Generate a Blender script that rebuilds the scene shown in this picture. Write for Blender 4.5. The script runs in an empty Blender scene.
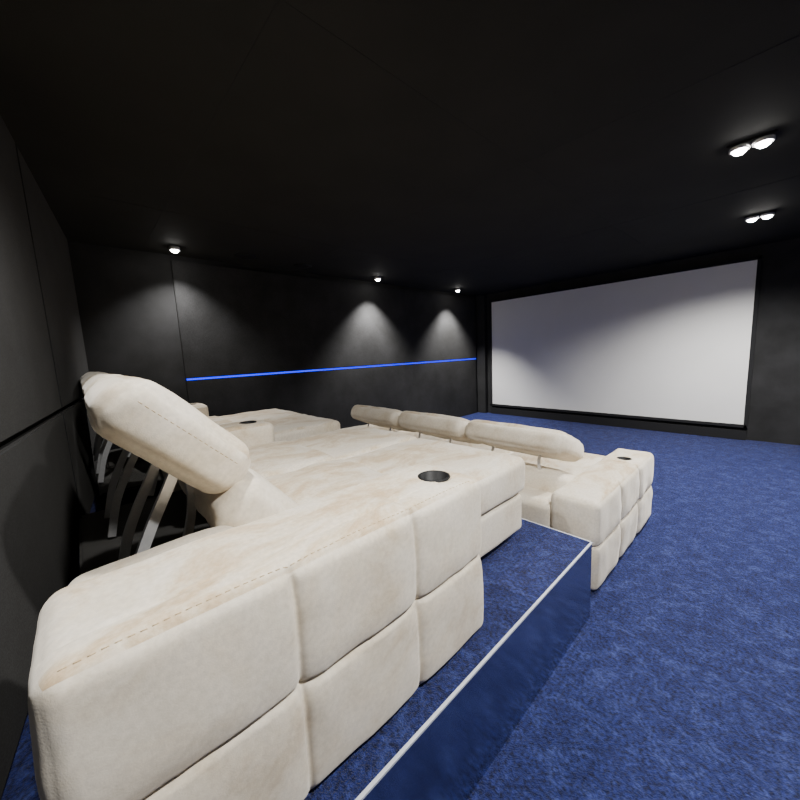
import bpy, bmesh, math, random
import numpy as np
from mathutils import Matrix, Vector, noise
from mathutils.bvhtree import BVHTree
random.seed(3)
scn=bpy.context.scene
COL=scn.collection

# ---------------- materials ----------------
def newmat(n):
    m=bpy.data.materials.new(n);m.use_nodes=True
    nt=m.node_tree;b=nt.nodes['Principled BSDF'];return m,nt,b
def N(nt,t,**k):
    n=nt.nodes.new(t)
    for a,v in k.items():
        if a in n.inputs: n.inputs[a].default_value=v
        else: setattr(n,a,v)
    return n
def ramp(nt,stops):
    r=nt.nodes.new('ShaderNodeValToRGB');e=r.color_ramp.elements
    e[0].position,e[0].color=stops[0][0],(*stops[0][1],1)
    e[1].position,e[1].color=stops[-1][0],(*stops[-1][1],1)
    for p,c in stops[1:-1]:
        x=e.new(p);x.color=(*c,1)
    return r
def fabric(name,stops,scale,detail=6,rough=.9,sheen=.3,bscale=400,bstr=.3,bdist=.002,dist=0.,fine=None,stretch=(1,1,1),nr=.6):
    m,nt,b=newmat(name);L=nt.links
    tc=N(nt,'ShaderNodeTexCoord')
    mp=N(nt,'ShaderNodeMapping');mp.inputs['Scale'].default_value=stretch
    L.new(tc.outputs['Object'],mp.inputs['Vector'])
    n=N(nt,'ShaderNodeTexNoise',Scale=scale,Detail=detail,Roughness=nr,Distortion=dist);L.new(mp.outputs[0],n.inputs['Vector'])
    r=ramp(nt,stops);L.new(n.outputs['Fac'],r.inputs['Fac'])
    col=r.outputs['Color']
    n2=N(nt,'ShaderNodeTexNoise',Scale=bscale,Detail=3);L.new(tc.outputs['Object'],n2.inputs['Vector'])
    if fine:
        n3=N(nt,'ShaderNodeTexNoise',Scale=fine[0],Detail=3);L.new(tc.outputs['Object'],n3.inputs['Vector'])
        r3=ramp(nt,[(.32,(fine[1],)*3),(.68,(fine[2],)*3)]);L.new(n3.outputs['Fac'],r3.inputs['Fac'])
        mx=nt.nodes.new('ShaderNodeMix');mx.data_type='RGBA';mx.blend_type='MULTIPLY';mx.inputs[0].default_value=1
        L.new(col,mx.inputs[6]);L.new(r3.outputs['Color'],mx.inputs[7]);col=mx.outputs[2]
    L.new(col,b.inputs['Base Color'])
    bp=N(nt,'ShaderNodeBump',Strength=bstr,Distance=bdist);L.new(n2.outputs['Fac'],bp.inputs['Height']);L.new(bp.outputs[0],b.inputs['Normal'])
    b.inputs['Roughness'].default_value=rough
    b.inputs['Sheen Weight'].default_value=sheen
    b.inputs['Sheen Tint'].default_value=(1,.95,.86,1)
    b.inputs['Specular IOR Level'].default_value=.15
    return m
CREAM=fabric('cream_velvet',[(.36,(.58,.485,.355)),(.45,(.67,.59,.465)),(.55,(.71,.64,.525)),(.68,(.75,.685,.58))],4.5,9,.75,.5,300,.2,.002,.5,fine=(90,.91,1.05),nr=.66)
CREAMT=fabric('cream_velvet_top',[(.39,(.52,.385,.235)),(.46,(.61,.495,.345)),(.52,(.69,.605,.475)),(.66,(.75,.685,.58))],6,10,.75,.5,300,.2,.002,.6,fine=(90,.89,1.06),stretch=(1,.55,1),nr=.72)
CARPET=fabric('blue_carpet',[(.32,(.007,.012,.072)),(.5,(.014,.023,.118)),(.66,(.034,.050,.185))],15,6,.95,.06,220,1.,.012,.8,fine=(80,.35,1.6),nr=.68)
BLACKW=fabric('black_wall_fabric',[(.3,(.019,.019,.019)),(.7,(.031,.031,.032))],3,4,.9,.03,500,.3,.002,fine=(220,.65,1.35))
CEILM=fabric('black_ceiling_paint',[(.3,(.016,.016,.0145)),(.7,(.021,.021,.019))],2,3,.8,0,300,.1,.001,fine=(300,.8,1.2))
DARK=fabric('black_lining',[(.3,(.006,.006,.006)),(.7,(.012,.012,.012))],10)
STITCH=fabric('tan_thread',[(.3,(.46,.34,.19)),(.7,(.54,.42,.26))],50)
SCREEN=fabric('screen_vinyl',[(.3,(.76,.75,.73)),(.7,(.80,.79,.77))],1.5,2,.75,0,900,.05,.001)
def simple(n,c,rough=.5,metal=0,emit=None,es=0,spec=.5):
    m,nt,b=newmat(n);tc=N(nt,'ShaderNodeTexCoord');no=N(nt,'ShaderNodeTexNoise',Scale=80.)
    nt.links.new(tc.outputs['Object'],no.inputs['Vector'])
    r=ramp(nt,[(.3,tuple(v*.92 for v in c)),(.7,c)]);nt.links.new(no.outputs['Fac'],r.inputs['Fac']);nt.links.new(r.outputs['Color'],b.inputs['Base Color'])
    b.inputs['Roughness'].default_value=rough;b.inputs['Metallic'].default_value=metal;b.inputs['Specular IOR Level'].default_value=spec
    if emit: b.inputs['Emission Color'].default_value=(*emit,1);b.inputs['Emission Strength'].default_value=es
    return m
CHROME=simple('brushed_steel',(.82,.82,.82),.3,.6)
MIRROR=simple('polished_riser_panel',(.5,.52,.58),.16,1)
BLACKP=simple('black_plastic',(.008,.008,.008),.55,spec=.3)
FRAMEB=simple('black_frame_velvet',(.006,.006,.007),.9)
ALU=simple('aluminium_trim',(.75,.78,.85),.4,.3)
LEDM=simple('blue_led',(.0,.002,.4),.5,0,(.0,.002,1.),2.6)
BULB=simple('lamp_glow',(1,1,1),.5,0,(1,.97,.92),80)
FIX=simple('white_metal',(.5,.5,.5),.4,.3)

# ---------------- mesh helpers ----------------
def setpar(o,p):
    o.parent=p;o.matrix_parent_inverse=Matrix.Translation(p.location).inverted()
def mkobj(name,me,mats,parent=None,smooth=True):
    o=bpy.data.objects.new(name,me);COL.objects.link(o)
    for m in (mats if isinstance(mats,(list,tuple)) else [mats]): me.materials.append(m)
    if smooth:
        for p in me.polygons:p.use_smooth=True
    if parent: setpar(o,parent)
    return o
def empty(name,loc):
    e=bpy.data.objects.new(name,None);COL.objects.link(e);e.location=loc;e.empty_display_size=.1;return e
def samples(h,r,extra,res):
    s={-h,h}
    for k in(.0,.18,.36,.55,.76,1.):
        s.add(-h+r*k);s.add(h-r*k)
    n=max(2,int((2*h-2*r)/res));
    for i in range(1,n): s.add(-h+r+(2*h-2*r)*i/n)
    for v,w in extra:
        for k in(-2.6,-1.8,-1.2,-.8,-.4,0,.4,.8,1.2,1.8,2.6):
            x=v+k*w
            if -h+r<x<h-r:s.add(x)
    s=sorted(s);o=[s[0]]
    for v in s[1:]:
        if v-o[-1]>.0012:o.append(v)
    if o[-1]!=h:o[-1]=h
    return o
def rbox(name,lo,hi,r,mat,parent=None,bulge=(0,0,0),seams=(),rot=None,res=.035,wrinkle=0,topmat=None):
    lo=np.array(lo,float);hi=np.array(hi,float);c=(lo+hi)/2;h=(hi-lo)/2;r=min(r,h.min()*.98)
    sm=[(a,v-c[a],d,w,fa) for a,v,d,w,fa in seams]
    S=[samples(h[a],r,[(s[1],s[3]) for s in sm if s[0]==a],res) for a in range(3)]
    bm=bmesh.new();cache={}
    def V(p):
        k=tuple(round(x,5) for x in p)
        if k in cache:return cache[k]
        p=np.array(p);q=np.clip(p,-h+r,h-r);d=p-q;L=np.linalg.norm(d);n=d/L
        x=q+n*r;t=p/h
        for a in range(3):
            b_,c_=(a+1)%3,(a+2)%3
            x[a]+=bulge[a]*t[a]*(1-t[b_]**4)*(1-t[c_]**4)
        sd=0
        for a,v,dp,w,fa in sm:
            if abs(n[a])>.75: continue
            wt=sum(n[f]**2 for f in fa)
            dd=p[a]-v
            sd=max(sd,wt*math.exp(-(dd/.05)**2))
            x-=n*dp*wt*(.6*math.exp(-(dd/w)**2)+.4*math.exp(-(dd/(4*w))**2))
        if wrinkle:
            g=Vector(c+x)
            w1=noise.noise(g*7)*1.6+noise.noise(Vector((g.x*18,g.y*18,g.z*18)))*(.5+1.2*sd)
            x+=n*wrinkle*w1
        cache[k]=bm.verts.new(x);return cache[k]
    for a in range(3):
        b_,c_=(a+1)%3,(a+2)%3
        for sg in(-1,1):
            for i in range(len(S[b_])-1):
                for j in range(len(S[c_])-1):
                    q=[]
                    for u,v in((i,j),(i+1,j),(i+1,j+1),(i,j+1)):
                        p=[0,0,0];p[a]=sg*h[a];p[b_]=S[b_][u];p[c_]=S[c_][v];q.append(V(p))
                    if sg<0:q.reverse()
                    try:f=bm.faces.new(q)
                    except ValueError:continue
                    if topmat and a==2 and sg>0:f.material_index=1
    me=bpy.data.meshes.new(name);bm.to_mesh(me);bm.free()
    o=mkobj(name,me,[mat]+([topmat] if topmat else []))
    o.location=c
    if rot:o.rotation_euler=rot
    if parent:setpar(o,parent)
    return o
def box(name,lo,hi,mat,parent=None,bev=0,rot=None):
    lo=Vector(lo);hi=Vector(hi);bm=bmesh.new();bmesh.ops.create_cube(bm,size=1)
    bmesh.ops.scale(bm,vec=hi-lo,verts=bm.verts)
    if bev:bmesh.ops.bevel(bm,geom=bm.edges[:],offset=bev,segments=2,affect='EDGES')
    me=bpy.data.meshes.new(name);bm.to_mesh(me);bm.free()
    o=mkobj(name,me,mat,None,False);o.location=(lo+hi)/2
    if rot:o.rotation_euler=rot
    if parent:setpar(o,parent)
    return o
def lathe(name,prof,loc,mat,parent=None,seg=40):
    bm=bmesh.new();rings=[]
    for r,z in prof:
        rings.append([bm.verts.new((r*math.cos(2*math.pi*i/seg),r*math.sin(2*math.pi*i/seg),z)) for i in range(seg)])
    for a,b in zip(rings,rings[1:]):
        for i in range(seg):bm.faces.new((a[i],a[(i+1)%seg],b[(i+1)%seg],b[i]))
    bm.faces.new(rings[-1]) if prof[-1][0]>1e-4 else None
    bmesh.ops.recalc_face_normals(bm,faces=bm.faces)
    me=bpy.data.meshes.new(name);bm.to_mesh(me);bm.free()
    o=mkobj(name,me,mat);o.location=loc
    if parent:setpar(o,parent)
    return o
def strap(name,pts,x,wx,th,mat,parent):
    P=[]
    pts=[Vector(p) for p in pts]
    n=len(pts)
    for i in range(n-1):
        p0=pts[max(i-1,0)];p1=pts[i];p2=pts[i+1];p3=pts[min(i+2,n-1)]
        for k in range(6):
            t=k/6;P.append(.5*((2*p1)+(p2-p0)*t+(2*p0-5*p1+4*p2-p3)*t*t+(3*p1-p0-3*p2+p3)*t**3))
    P.append(pts[-1]);bm=bmesh.new();R=[]
    for i,p in enumerate(P):
        d=(P[min(i+1,len(P)-1)]-P[max(i-1,0)]).normalized();nn=Vector((-d.y,d.x))*th/2
        R.append([bm.verts.new((x+sx*wx/2,p.x+s*nn.x,p.y+s*nn.y)) for sx,s in((-1,-1),(1,-1),(1,1),(-1,1))])
    for a,b in zip(R,R[1:]):
        for i in range(4):bm.faces.new((a[i],a[(i+1)%4],b[(i+1)%4],b[i]))
    bm.faces.new(R[0]);bm.faces.new(R[-1]);bmesh.ops.recalc_face_normals(bm,faces=bm.faces)
    me=bpy.data.meshes.new(name);bm.to_mesh(me);bm.free()
    return mkobj(name,me,mat,parent,False)
def stitch_on(name,obj,pts,direction,parent,step=.015,ln=.009,rad=.0011):
    """lay thread stitches on the surface of obj: pts world polyline, projected along direction"""
    M=Matrix.LocRotScale(obj.location,obj.rotation_euler,None)
    vs=[M@v.co for v in obj.data.vertices];bvh=BVHTree.FromPolygons(vs,[p.vertices[:] for p in obj.data.polygons])
    D=Vector(direction);bm=bmesh.new();pts=[Vector(p) for p in pts]
    def pr(p):
        h=bvh.ray_cast(p-D*.3,D)
        return h[0] if h[0] else None
    for a,b in zip(pts,pts[1:]):
        n=int((b-a).length/step)
        for i in range(n):
            p=pr(a.lerp(b,i/n));q=pr(a.lerp(b,(i+ln/step)/n))
            if p is None or q is None or (q-p).length>.03:continue
            dd=(q-p).normalized()
            bmesh.ops.create_cone(bm,cap_ends=True,segments=6,radius1=rad,radius2=rad,depth=(q-p).length,matrix=Matrix.Translation((p+q)/2)@dd.to_track_quat('Z','Y').to_matrix().to_4x4())
    me=bpy.data.meshes.new(name);bm.to_mesh(me);bm.free()
    return mkobj(name,me,STITCH,parent)

def wally(x): return .08-.098*(x+4.38)

# ---------------- room ----------------
XL,XR,YF,CZ=-4.38,1.3,6.46,2.5
box('floor',(XL-.1,-.7,-.1),(XR+.1,YF+.1,0),CARPET)
box('ceiling',(XL-.1,-.7,CZ),(XR+.1,YF+.1,CZ+.1),CEILM)
box('wall_left',(XL-.14,-.7,0),(XL-.04,YF+.1,CZ),BLACKW)
box('wall_right',(XR,-.7,0),(XR+.1,YF+.1,CZ),BLACKW)
box('wall_front',(XL-.1,YF,0),(XR+.1,YF+.1,CZ),BLACKW)
ang=-math.atan(.098)
def rearbox(name,x0,x1,z0,z1,off,th,mat,bev=0):
    cx=(x0+x1)/2;cy=wally(cx);L=(x1-x0)/math.cos(ang)
    o=box(name,(-L/2,-th/2,z0),(L/2,th/2,z1),mat,None,bev)
    n=Vector((-math.sin(ang),math.cos(ang),0))
    o.location=Vector((cx,cy,(z0+z1)/2))+n*(off-th/2);o.rotation_euler=(0,0,ang);return o
rearbox('wall_rear',XL-.04,XR+.05,0,CZ,-.03,.1,BLACKW)
k=0
for x0,x1 in((-4.34,-2.68),(-2.66,-1.0),(-.98,.68),(.7,1.25)):
    for z0,z1 in((.405,1.115),(1.135,CZ-.005)):
        k+=1;rearbox('trim_rear_panel_%d'%k,x0,x1,z0,z1,0,.03,BLACKW,.008)
k=0
for y0,y1 in((.86,6.3),):
    for z0,z1 in((.005,1.168),(1.192,CZ-.06)):
        k+=1;box('trim_left_panel_%d'%k,(XL-.04,y0,z0),(XL,y1,z1),BLACKW,None,.006)
box('led_strip_light',(XL-.04,.87,1.170),(XL-.004,6.3,1.190),LEDM)
box('trim_front_plinth',(-4.1,YF-.06,.0),(-.2,YF,.13),FRAMEB,None,.004)
box('trim_front_column',(XL-.03,YF-.1,0),(-4.2,YF,CZ),BLACKW,None,.004)
for i,(a,b) in enumerate([((-1.16,.2),(-1.16,6.4)),((-3.2,.2),(-3.2,6.4))]):
    box('trim_ceiling_joint_%d'%(i+1),(a[0]-.0015,a[1],CZ-.001),(b[0]+.0015,b[1],CZ),FRAMEB)
for i,y in enumerate((.62,2.2,4.0)):
    box('trim_ceiling_joint_%d'%(i+3),(XL,y-.0015,CZ-.001),(XR,y+.0015,CZ),FRAMEB)
sc=empty('projection_screen',(-2.15,YF-.04,1.27))
box('screen_surface',(-4.06,YF-.045,.21),(-.235,YF-.035,2.32),SCREEN,sc)
for n,lo,hi in(('frame_top',(-4.1,YF-.07,2.32),(-.2,YF,2.36)),('frame_bottom',(-4.1,YF-.07,.17),(-.2,YF,.21)),('frame_l',(-4.1,YF-.07,.17),(-4.06,YF,2.36)),('frame_r',(-.235,YF-.07,.17),(-.195,YF,2.36))):
    box(n,lo,hi,FRAMEB,sc,.003)
RX,RY,RZ=-.55,1.73,.4
bm=bmesh.new()
b=[(XL-.03,wally(XL)-.02),(RX-.006,wally(RX)-.02),(RX-.006,RY),(XL-.03,RY)]
lo=[bm.verts.new((x,y,0)) for x,y in b];hi=[bm.verts.new((x,y,RZ)) for x,y in b]
bm.faces.new(hi);bm.faces.new(lo[::-1])
for i in range(4):bm.faces.new((lo[i],lo[(i+1)%4],hi[(i+1)%4],hi[i]))
me=bpy.data.meshes.new('riser');bm.to_mesh(me);bm.free()
mkobj('riser_platform',me,CARPET,None,False)
box('trim_riser_side_panel',(RX-.006,-.25,.0),(RX,RY,RZ-.004),MIRROR)
box('trim_riser_nosing_side',(RX-.006,-.25,RZ-.004),(RX+.003,RY+.004,RZ+.002),ALU)
box('trim_riser_nosing_front',(XL,RY-.002,RZ-.004),(RX+.004,RY+.004,RZ+.002),ALU)

# ---------------- sofas ----------------
def cupholder(par,arm,x,y,z,rad=.047):
    bm=bmesh.new();bmesh.ops.create_cone(bm,cap_ends=True,segments=40,radius1=rad,radius2=rad,depth=.2,matrix=Matrix.Translation((x,y,z)))
    me=bpy.data.meshes.new('cut');bm.to_mesh(me);bm.free();c=bpy.data.objects.new('cut',me);COL.objects.link(c)
    md=arm.modifiers.new('b','BOOLEAN');md.object=c;md.operation='DIFFERENCE';md.solver='EXACT'
    bpy.context.view_layer.update()
    dg=bpy.context.evaluated_depsgraph_get();nm=bpy.data.meshes.new_from_object(arm.evaluated_get(dg))
    arm.modifiers.clear();arm.data=nm
    bpy.data.objects.remove(c)
    lathe('cup_holder',[(rad+.006,-.002),(rad+.006,.002),(rad+.002,.0035),(rad-.003,.002),(rad-.004,-.07),(0.0005,-.072)],(x,y,z),BLACKP,par)
def headrest(par,x0,x1,cy,cz,tilt,L=.40,T=.135,tag='',st=False):
    o=rbox('headrest_pad'+tag,(x0,cy-L/2,cz-T/2),(x1,cy+L/2,cz+T/2),.058,CREAM,par,bulge=(.012,.012,.014),rot=(tilt,0,0),wrinkle=.003,res=.022,
        seams=[(2,cz+T*.24,.004,.004,(0,1))],topmat=CREAMT)
    if st:
        R=Matrix.Rotation(tilt,3,'X');C=Vector(((x0+x1)/2,cy,cz))
        p=[C+R@Vector(((x1-x0)/2,u,T*.24-.012)) for u in(-L/2+.05,L/2-.05)]
        stitch_on('headrest_stitching'+tag,o,p,(-1,0,0),par)
    return o
def arm(par,x0,x1,y0,y1,z0,z1,seams_y,zs,name,outer):
    s=[(1,v,.017,.007,(0,)) for v in seams_y]+[(2,zs,.017,.007,(0,1))]
    s+=[(1,v,.004,.005,(2,)) for v in seams_y[-1:]]
    if outer>0:s+=[(0,x1-.075,.003,.004,(2,))]
    a=rbox(name,(x0,y0,z0),(x1,y1,z1),.035,CREAM,par,bulge=(.010,.010,.008),seams=s,res=.022,wrinkle=.0030,topmat=CREAMT)
    if outer>0:
        xs=x1-.022
        stitch_on(name+'_stitching',a,[(xs,y0+.03,z1),(xs,y1-.05,z1)],(0,0,-1),par)
    return a

S1=empty('recliner_sofa',(-2.3,.7,RZ))
z0=RZ;zt=.945
def row1():
    P=S1
    a=arm(P,-.90,-.615,-.10,.925,z0+.005,zt,[.26,.60],.68,'armrest_right',1);cupholder(P,a,-.735,.81,zt+.005)
    a=arm(P,-2.48,-2.20,.30,.90,z0+.005,zt,[.60],.68,'armrest_middle',0);cupholder(P,a,-2.34,.78,zt+.005)
    a=arm(P,-4.06,-3.78,.30,.90,z0+.005,zt,[.62],.68,'armrest_left',0);cupholder(P,a,-3.92,.78,zt+.005)
    rbox('armrest_inner_roll',(-.985,-.08,.5),(-.885,.27,.925),.04,CREAM,P,bulge=(.005,0,.008),wrinkle=.003)
    k=0
    for x1,x0 in((-.895,-1.548),(-1.552,-2.205),(-2.475,-3.128),(-3.132,-3.785)):
        k+=1;t='_%d'%k
        yb=max(-.08,wally((x0))+.05)
        box('seat_cavity'+t,(x0,yb,z0+.005),(x1,.42,.66),DARK,P,.01)
        xe=.085 if k==1 else 0
        rbox('seat_cushion'+t,(x0,.36,.60),(x1,.98,.825),.05,CREAM,P,bulge=(0,.01,.016),wrinkle=.005,topmat=CREAMT)
        rbox('footrest_cushion'+t,(x0,.945,.635),(x1+xe,1.59,.815),.04,CREAM,P,bulge=(.004,.008,.008),wrinkle=.004,topmat=CREAMT)
        rbox('footrest_base'+t,(x0,.94,.44),(x1+xe-.005,1.56,.64),.03,CREAM,P,bulge=(.0,.006,0),wrinkle=.002)
        rbox('backrest'+t,(x0+.03,.20,.80),(x1-.03,.52,.95),.055,CREAM,P,bulge=(.006,.01,.02),rot=(math.radians(-48),0,0),wrinkle=.006)
        headrest(P,x0+.05,x1-.06,.17,1.16,math.radians(-45),L=.375,T=.145,tag=t,st=(k==1))
        for j,xx in enumerate((x1-.24,x0+.17)):
            strap('headrest_bracket%s_%d'%(t,j),[(.19,1.10),(.14,1.0),(.09,.90),(.05,.80),(.02,.67)],xx,.02,.026,CHROME,P)
            if j==0:strap('headrest_hinge%s_%d'%(t,j),[(.20,1.05),(.21,.97),(.20,.88),(.17,.78)],xx-.06,.02,.022,CHROME,P)
row1()
S2=empty('recliner_sofa',(-2.0,2.5,0))
def row2():
    P=S2;zt=.52
    a=arm(P,-.84,-.58,1.91,3.15,.005,zt,[2.32,2.72],.27,'armrest_right',0);cupholder(P,a,-.70,2.82,zt+.004)
    a=arm(P,-3.36,-3.10,1.91,3.15,.005,zt,[2.32,2.72],.27,'armrest_left',0);cupholder(P,a,-3.23,2.82,zt+.004)
    k=0
    for x0,x1 in((-1.591,-.835),(-2.346,-1.593),(-3.102,-2.348)):
        k+=1;t='_%d'%k
        rbox('back_frame'+t,(x0,1.92,.005),(x1,2.12,.44),.04,CREAM,P,bulge=(0,.006,.006),wrinkle=.002)
        rbox('seat_cushion'+t,(x0,2.45,.2),(x1,3.2,.42),.05,CREAM,P,bulge=(0,.01,.012),wrinkle=.003,topmat=CREAMT)
        rbox('seat_base'+t,(x0,2.1,.005),(x1,3.16,.24),.03,CREAM,P)
        rbox('backrest'+t,(x0+.01,2.12,.25),(x1-.01,2.48,.50),.06,CREAM,P,bulge=(.0,.01,.02),rot=(math.radians(-20),0,0),wrinkle=.004)
        headrest(P,x0+.008,x1-.008,2.28,.70,math.radians(-22),L=.40,T=.15,tag=t)
        for j,xx in enumerate((x1-.2,x0+.2)):
            strap('headrest_bracket%s_%d'%(t,j),[(2.22,.68),(2.19,.60),(2.20,.53),(2.24,.46)],xx,.02,.008,CHROME,P)
row2()

# ---------------- ceiling fixtures & lights ----------------
def downlight(x,y,power,pair=False,spot=math.radians(110),blend=.8,name='ceiling_downlight',bl=BULB,tx=0,ty=0,rad=.03):
    e=empty(name,(x,y,CZ))
    xs=[(-.05,0),(.05,0)] if pair else [(0,0)]
    if pair: box('housing',(x-.105,y-.055,CZ-.012),(x+.105,y+.055,CZ-.001),FRAMEB,e,.004)
    for dx,dy in xs:
        lathe('lamp_rim',[(.048,-.001),(.048,-.03),(.040,-.032),(.036,-.02)],(x+dx,y,CZ),FIX,e,24)
        lathe('lamp_lens',[(.036,-.024),(.03,-.04),(.018,-.05),(.0005,-.054)],(x+dx,y,CZ),bl,e,24)
    l=bpy.data.lights.new('lamp_light','SPOT');l.energy=power;l.spot_size=spot;l.spot_blend=blend;l.shadow_soft_size=rad;l.color=(1,.985,.96)
    o=bpy.data.objects.new('lamp_light',l);COL.objects.link(o);o.location=(x,y,CZ-.06);o.rotation_euler=(tx,ty,0);setpar(o,e)
downlight(-4.12,.85,140)
downlight(-4.12,3.45,500,spot=math.radians(95))
downlight(-4.1,5.35,500,spot=math.radians(95))
downlight(-.18,3.08,250,True,spot=math.radians(140))
downlight(-.19,4.89,490,True,spot=math.radians(150))
downlight(.4,.75,290,True,spot=math.radians(160),rad=.04)
downlight(-1.15,.25,120,False,spot=math.radians(160),rad=.04)  # added lamp above the view, brightens the rear wall
downlight(.9,3.2,70,True,spot=math.radians(150),rad=.06)  # added lamp out of view on the right, soft room fill
for x,y in((-4.05,1.51),(-4.1,2.22)):
    lathe('ceiling_speaker',[(.11,-.001),(.11,-.008),(.1,-.01),(.0005,-.008)],(x,y,CZ),BLACKP,None,40)
w=bpy.data.worlds.new('w');scn.world=w;w.use_nodes=True;w.node_tree.nodes['Background'].inputs[0].default_value=(.02,.02,.03,1)

# ---------------- camera ----------------
yw,pt,rl=.8277,-.1313,-.046
f=Vector((-math.sin(yw)*math.cos(pt),math.cos(yw)*math.cos(pt),math.sin(pt)));rt=Vector((math.cos(yw),math.sin(yw),0));up=rt.cross(f)
r2=rt*math.cos(rl)+up*math.sin(rl);u2=up*math.cos(rl)-rt*math.sin(rl)
cam=bpy.data.cameras.new('camera');co=bpy.data.objects.new('camera',cam);COL.objects.link(co)
M=Matrix((r2,u2,-f)).transposed().to_4x4();M.translation=Vector((0,0,1.35));co.matrix_world=M
cam.sensor_width=36;cam.lens=346.4/800*36;cam.clip_start=.01
scn.camera=co
